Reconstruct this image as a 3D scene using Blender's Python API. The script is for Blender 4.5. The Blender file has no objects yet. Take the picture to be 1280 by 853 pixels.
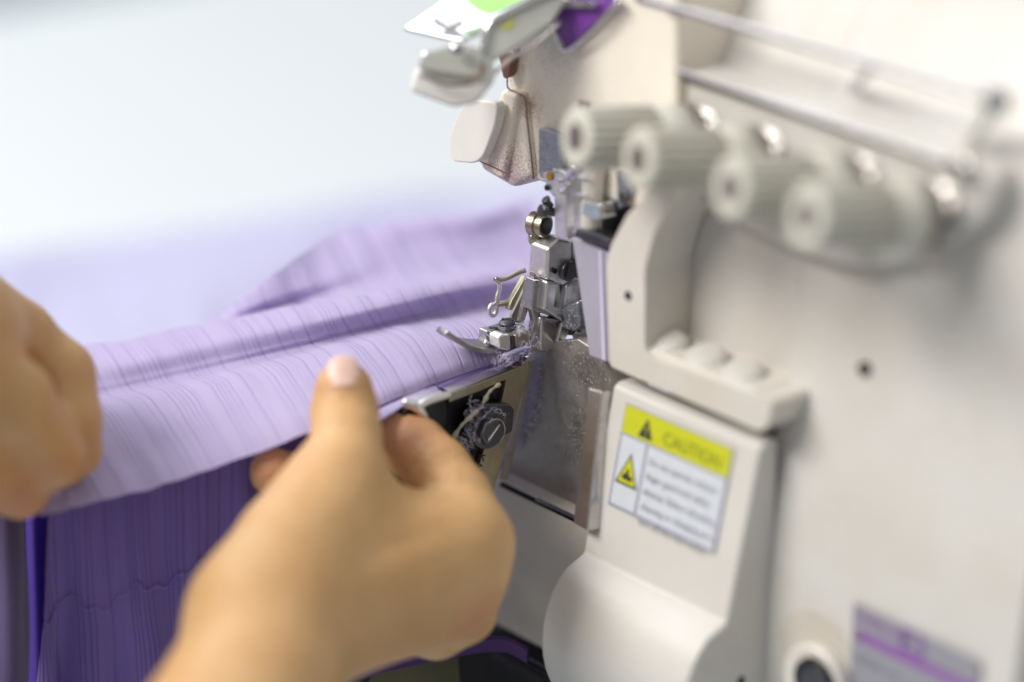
import bpy, bmesh, math, random
import numpy as np
from mathutils import Vector, Matrix
from math import sin, cos, radians, pi, sqrt
S = 0.001                                   # everything below is written in millimetres
sc = bpy.context.scene; col = sc.collection
random.seed(4); rng = np.random.default_rng(4)

# ------------------------------------------------------------------ camera frame
W, H = 1280, 853; F = 1280*100/36.; TH = radians(21); PH = radians(40); D0 = 750.
R_ = Vector((sin(PH), cos(PH), 0)); HF = Vector((-cos(PH), sin(PH), 0))
FW = HF*cos(TH) - Vector((0,0,1))*sin(TH); UP = HF*sin(TH) + Vector((0,0,1))*cos(TH)
CAM = -(D0*FW + (660-W/2)/F*D0*R_ - (440-H/2)/F*D0*UP)
def ray(px, py): return FW + (px-W/2)/F*R_ - (py-H/2)/F*UP
def D(px, py, d): return CAM + d*ray(px, py)
def PL(px, py, ax, val):
    v = ray(px, py); return CAM + (val-CAM[ax])/v[ax]*v
def PY(px, py, y): return PL(px, py, 1, y)
def PX(px, py, x): return PL(px, py, 0, x)
def PZ(px, py, z): return PL(px, py, 2, z)
def PN(px, py, p, n):
    v = ray(px, py); return CAM + v*((p-CAM).dot(n)/v.dot(n))

# ------------------------------------------------------------------ materials
def newmat(name):
    m = bpy.data.materials.new(name); m.use_nodes = True
    nt = m.node_tree; b = nt.nodes['Principled BSDF']; return m, nt, b
def N(nt, t, **k):
    n = nt.nodes.new(t)
    for a, v in k.items():
        if a.startswith('i_'): n.inputs[a[2:].replace('_', ' ')].default_value = v
        else: setattr(n, a, v)
    return n
def rgba(c): return (c[0], c[1], c[2], 1)
def mixc(nt, fac, a, b):
    m = N(nt, 'ShaderNodeMix', data_type='RGBA')
    for s, v in ((0, fac), (6, a), (7, b)):
        if isinstance(v, (tuple, list)): m.inputs[s].default_value = rgba(v)
        elif isinstance(v, (int, float)): m.inputs[s].default_value = v
        else: nt.links.new(v, m.inputs[s])
    return m.outputs[2]
def math_(nt, op, a, b=0.0, c=0.0, clamp=False):
    m = N(nt, 'ShaderNodeMath', operation=op); m.use_clamp = clamp
    for i, v in enumerate((a, b, c)):
        if isinstance(v, (int, float)): m.inputs[i].default_value = v
        else: nt.links.new(v, m.inputs[i])
    return m.outputs[0]
def ramp(nt, fac, a, b):
    m = N(nt, 'ShaderNodeMapRange'); m.inputs[1].default_value = a; m.inputs[2].default_value = b
    nt.links.new(fac, m.inputs[0]); return m.outputs[0]
def noise(nt, scale, det=3, rough=.5, vec=None):
    n = N(nt, 'ShaderNodeTexNoise'); n.inputs['Scale'].default_value = scale
    n.inputs['Detail'].default_value = det; n.inputs['Roughness'].default_value = rough
    if vec is None:
        tc = N(nt, 'ShaderNodeTexCoord'); vec = tc.outputs['Object']
    nt.links.new(vec, n.inputs['Vector']); return n.outputs['Fac']
def bump(nt, b, h, strength=.3, dist=.0005):
    n = N(nt, 'ShaderNodeBump'); n.inputs['Strength'].default_value = strength; n.inputs['Distance'].default_value = dist
    nt.links.new(h, n.inputs['Height']); nt.links.new(n.outputs[0], b.inputs['Normal']); return n
def blob(nt, c, rad):        # 1 at the point c, 0 at distance rad (a patch of dirt with its own place)
    tc = N(nt, 'ShaderNodeTexCoord'); v = N(nt, 'ShaderNodeVectorMath', operation='DISTANCE')
    nt.links.new(tc.outputs['Object'], v.inputs[0]); v.inputs[1].default_value = c*S
    return ramp(nt, v.outputs['Value'], rad*S, 0)
def paint(name, c, rough=.38, grain=0.0, dirt=0.0, spots=(), coat=0.0):
    m, nt, b = newmat(name)
    b.inputs['Roughness'].default_value = rough
    b.inputs['Coat Weight'].default_value = coat; b.inputs['Coat Roughness'].default_value = .12
    colr = mixc(nt, ramp(nt, noise(nt, 45, 5, .6), .35, .75), tuple(c), tuple(x*y for x, y in zip(c, (.93, .905, .87))))
    if dirt:
        f = math_(nt, 'MULTIPLY', ramp(nt, noise(nt, 900, 6, .75), .56, .78), dirt)
        colr = mixc(nt, f, colr, (.25, .18, .13))
    for (p, rad, dc, thr, sc_) in spots:
        k = math_(nt, 'ADD', noise(nt, sc_, 4, .8), math_(nt, 'MULTIPLY', blob(nt, p, rad), .42))
        f = math_(nt, 'MULTIPLY', ramp(nt, k, thr, thr+.12), .75)
        colr = mixc(nt, f, colr, dc)
    nt.links.new(colr, b.inputs['Base Color'])
    if grain: bump(nt, b, noise(nt, 1100, 3, .5), grain, .0004)
    else: bump(nt, b, noise(nt, 220, 4, .6), .12, .0003)
    return m
def metal(name, c, rough=.25, dust=0.0, dustc=(.55, .52, .52), scratch=.15, dsc=1500, thr=.62):
    m, nt, b = newmat(name)
    b.inputs['Metallic'].default_value = 1
    n1 = noise(nt, 260, 5, .65)
    colr = mixc(nt, ramp(nt, n1, .3, .75), tuple(c), tuple(x*.72 for x in c))
    rr = math_(nt, 'MULTIPLY_ADD', n1, .22, rough-.08); 
    if dust:
        k = math_(nt, 'MULTIPLY', ramp(nt, noise(nt, dsc, 3, .7), thr, thr+.1), dust)
        k2 = math_(nt, 'MULTIPLY', ramp(nt, noise(nt, 120, 4, .6), .35, .7), dust*.45)
        k = math_(nt, 'MAXIMUM', k, k2)
        colr = mixc(nt, k, colr, dustc); rr = math_(nt, 'MAXIMUM', rr, math_(nt, 'MULTIPLY', k, .8))
        nt.links.new(math_(nt, 'SUBTRACT', 1.0, k), b.inputs['Metallic'])
    nt.links.new(colr, b.inputs['Base Color']); nt.links.new(rr, b.inputs['Roughness'])
    bump(nt, b, noise(nt, 700, 5, .7), scratch, .0003)
    return m
def plain(name, c, rough=.5, **k):
    m, nt, b = newmat(name); b.inputs['Roughness'].default_value = rough
    for a, v in k.items(): b.inputs[a.replace('_', ' ')].default_value = v
    n1 = noise(nt, 300, 4)
    nt.links.new(mixc(nt, n1, tuple(x*1.06 for x in c), tuple(x*.9 for x in c)), b.inputs['Base Color'])
    bump(nt, b, noise(nt, 900, 3), .08, .0003); return m

CREAM = (.645, .62, .585)
M = {}
M['cream'] = paint('cream_paint', CREAM, .36, coat=.25, dirt=.18)
M['white'] = paint('white_paint', (.77, .75, .71), .4)
M['nose'] = paint('dusty_lit_cream_paint', (.88, .82, .71), .42, dirt=.35, spots=[  # cream raised to hold the brighter light on the nose; the spots are dirt
    (PY(650, 215, 4), 17, (.33, .20, .25), .72, 2200), (PY(664, 130, 4), 14, (.40, .20, .15), .80, 2600),
    (PY(690, 40, 4), 22, (.50, .47, .45), .70, 1800), (PY(608, 180, 0), 9, (.45, .40, .38), .76, 2600)])
M['hammered'] = paint('textured_cream_paint', (.60, .56, .49), .42, grain=.55)
M['frame'] = paint('frame_cream_paint', (.70, .665, .61), .4, dirt=.3, coat=.2)
M['knob'] = paint('knob_plastic', (.60, .585, .515), .5)
M['knobend'] = paint('knob_end_plastic', (.60, .61, .58), .45)
M['steel'] = metal('steel', (.62, .60, .60), .22, dust=.25)
M['chrome'] = metal('chrome', (.82, .82, .84), .08, scratch=.05)
M['cast'] = metal('polished_casting', (.95, .93, .94), .34, dust=.22, dustc=(.6, .55, .62))
M['brass'] = metal('aged_brass', (.52, .48, .36), .3)
M['plate'] = metal('dusty_plate', (.50, .46, .41), .40, dust=.85, dustc=(.50, .475, .45), thr=.57, dsc=1500)
M['strip'] = metal('brushed_strip', (.60, .56, .53), .34, scratch=.08)
M['toe'] = metal('worn_foot_steel', (.42, .41, .42), .3, dust=.15)
M['dark'] = metal('blackened_steel', (.13, .13, .14), .3, dust=.4, dustc=(.25, .24, .28), thr=.6)
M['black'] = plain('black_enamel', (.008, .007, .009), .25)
M['dull_black'] = plain('dark_rubber', (.02, .018, .02), .6)  # one even dull near-black for foot, apron, groove and bay
M['grey'] = plain('grey_guard', (.40, .385, .46), .3)
M['greyd'] = metal('dusty_grey_plate', (.36, .38, .44), .4, dust=.6, dustc=(.62, .62, .66), thr=.52, dsc=1700)
M['red'] = plain('red_brown_rubber', (.20, .09, .06), .6)
M['purple'] = plain('purple_sticker', (.17, .045, .30), .3)
M['green'] = plain('green_sticker', (.42, .82, .24), .5)
M['yellow'] = plain('yellow_print', (.55, .56, .02), .45)
M['ink'] = plain('black_ink', (.03, .03, .035), .5)
M['inkg'] = plain('grey_ink', (.22, .22, .26), .5)
M['lblue'] = plain('label_border', (.33, .33, .42), .5)
M['label'] = plain('label_paper', (.60, .63, .68), .4)
M['rplate'] = plain('rating_plate', (.30, .29, .33), .35)
M['rpurple'] = plain('rating_print', (.27, .10, .36), .4)
M['ochre'] = plain('faded_print', (.20, .22, .02), .5)
M['hole'] = plain('screw_head', (.12, .10, .10), .5)
M['clear'] = plain('clear_plastic', (.66, .66, .60), .12, Transmission_Weight=.35)
M['lint'] = plain('lint', (.62, .57, .74), .95)
M['tape'] = plain('frayed_tape', (.42, .37, .27), .9)
M['amber'] = plain('amber_plastic', (.45, .22, .03), .3)

def skin():
    m, nt, b = newmat('skin')
    v = noise(nt, 55, 4, .6)
    c = mixc(nt, ramp(nt, v, .3, .7), (.65, .40, .18), (.57, .315, .13))
    red = None
    for (p, rad) in SKIN_RED:
        k = math_(nt, 'MULTIPLY', blob(nt, p, rad), .75, clamp=True)
        c = mixc(nt, k, c, (.60, .25, .14))
    nt.links.new(c, b.inputs['Base Color'])
    b.inputs['Roughness'].default_value = .46
    b.inputs['Subsurface Weight'].default_value = .16; b.inputs['Subsurface Radius'].default_value = (1, .35, .15)
    b.inputs['Subsurface Scale'].default_value = .004
    tc = N(nt, 'ShaderNodeTexCoord'); vo = N(nt, 'ShaderNodeTexVoronoi'); vo.inputs['Scale'].default_value = 900
    nt.links.new(tc.outputs['Object'], vo.inputs['Vector'])
    h = math_(nt, 'ADD', vo.outputs['Distance'], math_(nt, 'MULTIPLY', noise(nt, 200, 5, .6), 2.0))
    bump(nt, b, h, .4, .0005)
    return m
def fabric(name, c1, c2, transl=.22, fine=True):
    m, nt, b = newmat(name)
    uv = N(nt, 'ShaderNodeUVMap'); sp = N(nt, 'ShaderNodeSeparateXYZ'); nt.links.new(uv.outputs[0], sp.inputs[0])
    u, v = sp.outputs[0], sp.outputs[1]            # in millimetres of cloth
    n1 = noise(nt, 40, 4, .6)
    vc = N(nt, 'ShaderNodeVertexColor', layer_name='rib')
    ribf = N(nt, 'ShaderNodeSeparateColor'); nt.links.new(vc.outputs[0], ribf.inputs[0])
    c = mixc(nt, n1, c1, tuple(x*.94 for x in c1))
    c = mixc(nt, math_(nt, 'MULTIPLY', ribf.outputs[0], .52), c, c2)
    # faint woven stripes running across the cloth
    cu = N(nt, 'ShaderNodeCombineXYZ'); nt.links.new(math_(nt, 'MULTIPLY', u, 1.0), cu.inputs[0]); nt.links.new(math_(nt, 'MULTIPLY', v, .02), cu.inputs[1])
    st = N(nt, 'ShaderNodeTexNoise'); st.inputs['Scale'].default_value = .9; st.inputs['Detail'].default_value = 5; nt.links.new(cu.outputs[0], st.inputs['Vector'])
    c = mixc(nt, math_(nt, 'MULTIPLY', ramp(nt, st.outputs['Fac'], .5, .72), .12), c, c2)
    w1 = math_(nt, 'SINE', math_(nt, 'MULTIPLY', u, 2*pi/.42)); w2 = math_(nt, 'SINE', math_(nt, 'MULTIPLY', v, 2*pi/.42))
    weave = math_(nt, 'MULTIPLY', w1, w2)
    c = mixc(nt, math_(nt, 'MULTIPLY', ramp(nt, weave, -.2, -1), .16), c, c2)
    nt.links.new(c, b.inputs['Base Color'])
    b.inputs['Roughness'].default_value = .85; b.inputs['Sheen Weight'].default_value = .25; b.inputs['Sheen Roughness'].default_value = .5
    b.inputs['Specular IOR Level'].default_value = .15
    h = math_(nt, 'ADD', math_(nt, 'MULTIPLY', weave, .5), math_(nt, 'MULTIPLY', noise(nt, 2500, 3), .9))
    bump(nt, b, h, .35, .00025)
    tr = N(nt, 'ShaderNodeBsdfTranslucent'); nt.links.new(c, tr.inputs[0])
    mx = N(nt, 'ShaderNodeMixShader'); mx.inputs[0].default_value = transl
    nt.links.new(b.outputs[0], mx.inputs[1]); nt.links.new(tr.outputs[0], mx.inputs[2])
    nt.links.new(mx.outputs[0], nt.nodes['Material Output'].inputs[0])
    return m
LAV = (.56, .485, .73); LAVD = (.20, .13, .40)
M['cloth'] = fabric('lavender_cloth', LAV, LAVD)
M['cloth_far'] = fabric('lavender_cloth_layer', (.55, .49, .76), (.30, .22, .5))
M['cloth_table'] = fabric('lavender_cloth_spread', (.62, .60, .82), (.5, .45, .72))
M['cloth_hang_shaded'] = fabric('lavender_cloth_shade_toned', (.20, .135, .40), (.05, .025, .14), .04)  # same lavender cloth, darkened so the colour carries the shade under the edge
M['cloth_sleeve_shaded'] = fabric('sleeve_cloth_shade_toned', (.11, .085, .18), (.04, .03, .08), .04)  # garment cloth again, shade of the far-left drape painted into its colour
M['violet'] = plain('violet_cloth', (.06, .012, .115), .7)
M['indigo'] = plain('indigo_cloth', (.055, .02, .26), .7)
M['thread'] = plain('serging_thread', (.22, .14, .42), .8)
M['thread_l'] = plain('pale_serging_thread', (.62, .55, .82), .8)

# ------------------------------------------------------------------ object helpers
def link(name, me, mat, parent=None):
    o = bpy.data.objects.new(name, me); col.objects.link(o)
    if mat: me.materials.append(M[mat] if isinstance(mat, str) else mat)
    if parent: o.parent = parent
    return o
def smooth(me):
    me.polygons.foreach_set('use_smooth', [True]*len(me.polygons))
def mesh(name, vs, fs, mat, parent=None, sm=False, bevel=0, seg=3, sub=0, solid=0):
    me = bpy.data.meshes.new(name); me.from_pydata([tuple(Vector(v)*S) for v in vs], [], fs)
    bm = bmesh.new(); bm.from_mesh(me); bmesh.ops.recalc_face_normals(bm, faces=bm.faces); bm.to_mesh(me); bm.free()
    if sm or bevel: smooth(me)
    o = link(name, me, mat, parent)
    if solid:
        q = o.modifiers.new('solid', 'SOLIDIFY'); q.thickness = solid*S; q.offset = 0
    if bevel:
        q = o.modifiers.new('bevel', 'BEVEL'); q.width = bevel*S; q.segments = seg; q.limit_method = 'ANGLE'; q.angle_limit = radians(25); q.harden_normals = True
    if sub:
        q = o.modifiers.new('sub', 'SUBSURF'); q.levels = sub; q.render_levels = sub
    return o
def prism_vf(pts, vec):
    n = len(pts); vs = [Vector(p) for p in pts] + [Vector(p)+Vector(vec) for p in pts]
    fs = [tuple(range(n)), tuple(range(2*n-1, n-1, -1))] + [(i, (i+1) % n, n+(i+1) % n, n+i) for i in range(n)]
    return vs, fs
def prism(name, pts, vec, mat, parent=None, bevel=.5, seg=3):
    vs, fs = prism_vf(pts, vec); return mesh(name, vs, fs, mat, parent, bevel=bevel, seg=seg)
def slabY(name, px, y, depth, mat, parent=None, bevel=.5, seg=3):   # front face on the plane Y=y
    return prism(name, [PY(a, b, y) for a, b in px], (0, depth, 0), mat, parent, bevel, seg)
def slabX(name, px, x, depth, mat, parent=None, bevel=.4, seg=3):   # right face on the plane X=x
    return prism(name, [PX(a, b, x) for a, b in px], (-depth, 0, 0), mat, parent, bevel, seg)
def box(name, x0, x1, y0, y1, z0, z1, mat, parent=None, bevel=.5, seg=3):
    return prism(name, [(x0,y0,z0),(x1,y0,z0),(x1,y0,z1),(x0,y0,z1)], (0, y1-y0, 0), mat, parent, bevel, seg)
def rc(pts, r, n=6):          # round the corners of a 2-D / 3-D polygon
    out = []; m = len(pts)
    for i in range(m):
        p = Vector(pts[i]); a = Vector(pts[i-1])-p; b = Vector(pts[(i+1) % m])-p
        rr = min(r, a.length*.48, b.length*.48); A = p+a.normalized()*rr; B = p+b.normalized()*rr
        for k in range(n+1):
            t = k/n; out.append(A*(1-t)**2+p*2*t*(1-t)+B*t*t)
    return out
def frame(a):
    a = Vector(a).normalized(); h = Vector((0,0,1)) if abs(a.z) < .9 else Vector((1,0,0))
    s = a.cross(h).normalized(); return a, s, s.cross(a)
def lathe_vf(p, ax, prof, n=32, flute=0, fa=.0, fr=(0, 0)):
    a, s, t = frame(ax); p = Vector(p); vs = []; fs = []
    for j, (h, r) in enumerate(prof):
        for i in range(n):
            th = 2*pi*i/n; rr = r
            if flute and fr[0] <= j <= fr[1]: rr = r*(1-fa*(.5+.5*cos(flute*th)))
            vs.append(p+a*h+s*rr*cos(th)+t*rr*sin(th))
    for j in range(len(prof)-1):
        for i in range(n):
            k = (i+1) % n; fs.append((j*n+i, j*n+k, (j+1)*n+k, (j+1)*n+i))
    fs.append(tuple(range(n-1, -1, -1))); fs.append(tuple((len(prof)-1)*n+i for i in range(n)))
    return vs, fs
def lathe(name, p, ax, prof, mat, parent=None, n=32, bevel=.2, **k):
    vs, fs = lathe_vf(p, ax, prof, n, **k); return mesh(name, vs, fs, mat, parent, bevel=bevel, seg=2)
def cr(P, t):                 # Catmull-Rom through a list of points, t in 0..len-1
    n = len(P)-1; i = min(int(t), n-1); f = t-i
    p0, p1, p2, p3 = P[max(i-1, 0)], P[i], P[i+1], P[min(i+2, n)]
    return .5*((2*p1)+(p2-p0)*f+(2*p0-5*p1+4*p2-p3)*f*f+(3*p1-p0-3*p2+p3)*f**3)
def tube_vf(pts, rad, n=10, steps=5):
    P = [Vector(p) for p in pts]; m = (len(P)-1)*steps
    C = [cr(P, i/steps) for i in range(m+1)]; vs = []; fs = []; up = None
    for i, c in enumerate(C):
        a = (C[min(i+1, m)]-C[max(i-1, 0)]).normalized()
        if up is None: up = frame(a)[1]
        s = (up-a*up.dot(a)).normalized(); up = s; t = a.cross(s)
        r = rad if not callable(rad) else rad(i/m)
        for k in range(n): vs.append(c+s*r*cos(2*pi*k/n)+t*r*sin(2*pi*k/n))
    for i in range(m):
        for k in range(n): q = (k+1) % n; fs.append((i*n+k, i*n+q, (i+1)*n+q, (i+1)*n+k))
    fs.append(tuple(range(n-1, -1, -1))); fs.append(tuple(m*n+k for k in range(n)))
    return vs, fs
def tube(name, pts, rad, mat, parent=None, n=10, steps=5):
    vs, fs = tube_vf(pts, rad, n, steps); return mesh(name, vs, fs, mat, parent, sm=True)
def merge(name, parts, mat, parent=None, **k):
    V, Fs = [], []
    for vs, fs in parts:
        o = len(V); V += list(vs); Fs += [tuple(i+o for i in f) for f in fs]
    return mesh(name, V, Fs, mat, parent, **k)
def empty(name, loc, label=None, cat=None, group=None):
    o = bpy.data.objects.new(name, None); col.objects.link(o); o.location = Vector(loc)*S; o.empty_display_size = .01
    if label: o['label'] = label; o['category'] = cat
    if group: o['group'] = group
    return o
def adopt(root):              # parts are written in world millimetres: keep them there under a moved root
    bpy.context.view_layer.update()
    for c in root.children: c.matrix_parent_inverse = root.matrix_world.inverted()
def text(s, o, ex, ey, h, mat, name, parent, off=.06):
    cu = bpy.data.curves.new('t', 'FONT'); cu.body = s; cu.size = 1
    t = bpy.data.objects.new('t', cu); col.objects.link(t)
    bpy.context.view_layer.update(); dg = bpy.context.evaluated_depsgraph_get()
    me = bpy.data.meshes.new_from_object(t.evaluated_get(dg)); bpy.data.objects.remove(t)
    ex = Vector(ex).normalized(); ey = Vector(ey).normalized(); n = ex.cross(ey)
    me.transform(Matrix.Translation(Vector(o)*S + n*off*S) @ Matrix(((ex.x, ey.x, n.x), (ex.y, ey.y, n.y), (ex.z, ey.z, n.z))).to_4x4() @ Matrix.Scale(h*S, 4))
    me.materials.clear(); me.name = name
    return link(name, me, mat, parent)

# ------------------------------------------------------------------ signed distance bodies (hands)
def surfnet(f, lo, hi, h):
    n = [int((hi[i]-lo[i])/h)+2 for i in range(3)]
    ax = [np.float32(lo[i])+np.float32(h)*np.arange(n[i], dtype=np.float32) for i in range(3)]
    X, Y, Z = np.meshgrid(*ax, indexing='ij'); v = f(X, Y, Z)
    ins = v < 0; c = np.zeros([k-1 for k in n], np.int8)
    sl = lambda a, d: tuple(slice(d[i], a.shape[i]-1+d[i]) for i in range(3))
    cor = [(i, j, k) for i in (0, 1) for j in (0, 1) for k in (0, 1)]
    for d in cor: c += ins[sl(ins, d)].astype(np.int8)
    act = (c > 0) & (c < 8); idx = -np.ones(act.shape, np.int64); ii = np.argwhere(act); idx[act] = np.arange(len(ii))
    acc = np.zeros((len(ii), 3)); cnt = np.zeros(len(ii))
    vals = {d: v[ii[:, 0]+d[0], ii[:, 1]+d[1], ii[:, 2]+d[2]] for d in cor}
    for d in cor:
        for a in range(3):
            if d[a]: continue
            e = list(d); e[a] = 1; va, vb = vals[d], vals[tuple(e)]; m = (va < 0) != (vb < 0)
            t = np.where(m, va/np.where(m, va-vb, 1), 0); p = np.tile(np.array(d, float), (len(ii), 1)); p[:, a] = t
            acc[m] += p[m]; cnt[m] += 1
    P = (ii+acc/cnt[:, None])*h+np.array(lo)
    faces = []
    for a in range(3):
        b, c2 = (a+1) % 3, (a+2) % 3
        s0 = [slice(1, -1)]*3; s0[a] = slice(0, -1); s1 = list(s0); s1[a] = slice(1, None)
        A = ins[tuple(s0)]; B = ins[tuple(s1)]; q = np.argwhere(A != B); q0 = q.copy()
        for k in range(3):
            if k != a: q0[:, k] += 1
        flip = B[tuple(q.T)]
        def g(db, dc):
            w = q0.copy(); w[:, b] -= db; w[:, c2] -= dc; return idx[tuple(w.T)]
        fq = np.stack([g(1, 1), g(0, 1), g(0, 0), g(1, 0)], 1); fq[flip] = fq[flip][:, ::-1]; faces.append(fq)
    return P, np.concatenate(faces)
def smin(a, b, k):
    h = np.clip(.5+.5*(b-a)/k, 0, 1); return b+(a-b)*h-k*h*(1-h)
def cone(X, Y, Z, a, b, r1, r2):
    a = np.array(a, np.float32); b = np.array(b, np.float32); d = b-a; L = float(d@d)
    t = np.clip(((X-a[0])*d[0]+(Y-a[1])*d[1]+(Z-a[2])*d[2])/L, 0, 1)
    return np.sqrt((X-a[0]-t*d[0])**2+(Y-a[1]-t*d[1])**2+(Z-a[2]-t*d[2])**2)-(r1+(r2-r1)*t)
def hand(name, groups, creases, parent, h=.85):
    """groups: list of (blend k, [ (p, r), (p, r), ... ]) chains"""
    pts = [p for _, ch in groups for p, _ in ch]
    lo = [min(p[i] for p in pts)-24 for i in range(3)]; hi = [max(p[i] for p in pts)+24 for i in range(3)]
    def f(X, Y, Z):
        out = None
        for k, ch in groups:
            g = None
            for (a, ra), (b, rb) in zip(ch[:-1], ch[1:]):
                d = cone(X, Y, Z, a, b, ra, rb); g = d if g is None else smin(g, d, 1.6)
            out = g if out is None else smin(out, g, k)
        for a, b, w, dep in creases:
            d = cone(X, Y, Z, a, b, 0, 0); out = out + dep*np.exp(-(d/w)**2)
        return out
    P, Q = surfnet(f, lo, hi, h)
    me = bpy.data.meshes.new(name); me.from_pydata((P*S).tolist(), [], Q.tolist()); smooth(me); me.update()
    bm = bmesh.new(); bm.from_mesh(me); bmesh.ops.recalc_face_normals(bm, faces=bm.faces); bm.to_mesh(me); bm.free()
    o = link(name, me, M['skin'], parent)
    q = o.modifiers.new('smooth', 'SMOOTH'); q.factor = .5; q.iterations = 4
    return o
def nail(c, a, n, w, l, rad, parent):
    a = Vector(a).normalized(); n = Vector(n); n = (n-a*n.dot(a)).normalized(); s = a.cross(n)
    vs, fs = [], []; U, V = 13, 13
    for i in range(U):
        for j in range(V):
            x = -1+2*i/(U-1); y = -1+2*j/(V-1)
            xx = x*sqrt(1-.42*y*y); yy = y*sqrt(1-.42*x*x)
            t = xx*w/2/rad
            vs.append(Vector(c)+a*yy*l/2+s*rad*sin(t)+n*(rad*cos(t)-rad-.35*max(0, yy)**2))
    for i in range(U-1):
        for j in range(V-1): fs.append((i*V+j, (i+1)*V+j, (i+1)*V+j+1, i*V+j+1))
    return mesh('nail', vs, fs, 'nail', parent, sm=True, solid=.5)

# ================================================================== THE MACHINE
mc = empty('sewing_machine', (100, 40, -95), 'cream industrial overlock sewing machine with four grooved tension knobs and a yellow caution label', 'sewing machine')
# main body: one profile in Y-Z run along X
prof = [(1,-102), (1,-35), (4,-8), (12,30), (12.5,45), (13,62), (15,80), (22,92), (34,112), (56,165), (120,165), (120,-102)]
a = rc([(86, y, z) for y, z in prof], 12, 5)
body = prism('body', a, (82, 0, 0), 'cream', mc, bevel=.4, seg=5)
a = rc([(44, y+.02, z) for y, z in [(9,-102),(9,-5),(12.05,30),(12.55,45),(13,62),(15,80),(22,92),(34,112),(56,165),(120,165),(120,-102)]], 8, 5)
prism('body_bay', a, (42.02, 0, 0), 'cream', mc, bevel=.1)
prism('side_housing', rc([(166, y, z) for y, z in [(14,-102),(14,60),(20,90),(60,165),(118,165),(118,-102)]], 12, 5), (60, 0, 0), 'cream', mc, bevel=4)

# head nose at the left end of the arm
nose = slabY('head_nose', rc2 := [(637,-30),(632,72),(634,112),(654,122),(660,150),(668,226),(700,236),(800,262),(846,240),(846,-30)], 4, 60, 'nose', mc, bevel=1.4)
slabY('head_cheek', [(624,112),(652,121),(657,150),(665,222),(640,236),(600,213),(597,196)], 2, 40, 'nose', mc, bevel=2.2, seg=4)
slabY('cheek_rib', [(628,113),(646,119),(634,190),(628,226),(606,212),(608,190)], 0, 6, 'nose', mc, bevel=1.2, seg=3)
lv = slabY('release_lever', rc([PY(a, b, -2) for a, b in [(578,125),(622,127),(620,150),(603,206),(562,202),(560,180)]], 4), 0, 0, 'white', None) if False else \
     prism('release_lever', rc([PY(a, b, -4) for a, b in [(580,124),(622,128),(619,156),(600,206),(562,202),(560,172)]], 5), (0, 3.2, 0), 'white', mc, bevel=.9)
prism('lever_pivot', rc([PY(a, b, 1) for a, b in [(622,66),(640,70),(636,96),(629,100)]], 1.5), (0, 2.5, 0), 'red', mc, bevel=.4)
sc1 = lathe('screw', PY(647, 66, 3.2), (0,-1,0), [(0, 1.25), (.5, 1.25), (.6, .9)], 'steel', mc, 20)
prism('slot', [PY(643,66,2.4), PY(648,60,2.4), PY(650,62,2.4), PY(646,70,2.4)], (0, .2, 0), 'black', sc1, bevel=0)
prism('guard_plate', rc([PY(a, b, 2.2) for a, b in [(673,163),(676,160),(700,168),(704,222),(692,232),(673,220)]], 1.5), (0, 2, 0), 'greyd', mc, bevel=.3)
prism('rust_chip', [PY(a, b, 3.4) for a, b in [(723,126),(736,128),(735,137),(722,138)]], (0, .6, 0), 'red', mc, bevel=.15)

tube('nose_seam', [PY(a, b, 1.4) for a, b in [(636,84),(634,104),(637,112),(652,119),(657,126),(659,150),(663,185),(667,224)]], .22, 'red', mc, n=6)
tube('cheek_seam', [PY(a, b, -.4) for a, b in [(600,202),(614,208),(633,216),(640,214)]], .18, 'red', mc, n=6)
# plastic eye shield carrier, green sheet and purple triangle at the top left
prism('shield_plate', rc([Vector(D(a, b, d)) for a, b, d in [(504,34,716),(566,-10,724),(690,-30,724),(700,-4,716),(648,18,708),(577,50,706)]], 1.2), Vector((0,0,-1.2)), 'chrome', mc, bevel=.35)
prism('green_sheet', [D(565,-14,714), D(700,-20,716), D(652,2,709), D(612,20,705), D(594,12,707)], Vector((0,0,.5)), 'green', mc, bevel=.1)
prism('shield_clip', rc([Vector(D(a, b, d)) for a, b, d in [(540,28,712),(566,24,712),(580,32,708),(560,40,708)]], .6), Vector((0,0,1.2)), 'steel', mc, bevel=.3)
prism('shield_arm', rc([D(a, b, 702) for a, b in [(612,28),(690,-12),(708,2),(690,30),(636,66),(606,84),(588,70)]], 1.4), ray(640, 50)*9, 'clear', mc, bevel=1)
tube('shield_rim', [D(604,62,701), D(612,30,701), D(650,6,701), D(690,-13,701)], .8, 'chrome', mc)
tube('shield_wire', [D(618,92,703), D(640,72,703), D(668,56,703), D(700,28,703)], .5, 'strip', mc)
tube('block_slot', [D(526,94,696.5), D(560,106,696.5), D(590,104,696.5)], .45, 'hole', mc)
lathe('shield_pin', D(534, 70, 699), -ray(534, 70), [(0, 1.2), (1.4, 1.2), (1.7, .7)], 'chrome', mc, 18)
lathe('shield_pin', D(572, 62, 695), -ray(572, 62), [(0, 1.6), (1.6, 1.6), (1.9, 1)], 'chrome', mc, 18)
lathe('amber_pin', D(594, 86, 700), -ray(594, 86), [(0, 2.2), (1, 2.2), (1.1, 1.2)], 'amber', mc, 20)
prism('sticker_mark', [D(a, b, 701.6) for a, b in [(624,34),(634,31),(643,20),(640,34),(632,38)]], ray(640, 30)*.3, 'yellow', mc, bevel=.05)
prism('shield_block', rc([D(a, b, 700) for a, b in [(516,92),(530,72),(560,60),(590,66),(616,74),(620,100),(596,130),(566,134),(512,114)]], 1.4), ray(560, 100)*16, 'white', mc, bevel=2, seg=4)
prism('shield_block_step', rc([D(a, b, 697) for a, b in [(532,66),(575,54),(604,62),(600,96),(560,92),(520,84)]], 1.2), ray(560, 80)*6, 'clear', mc, bevel=1.4, seg=4)
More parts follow.
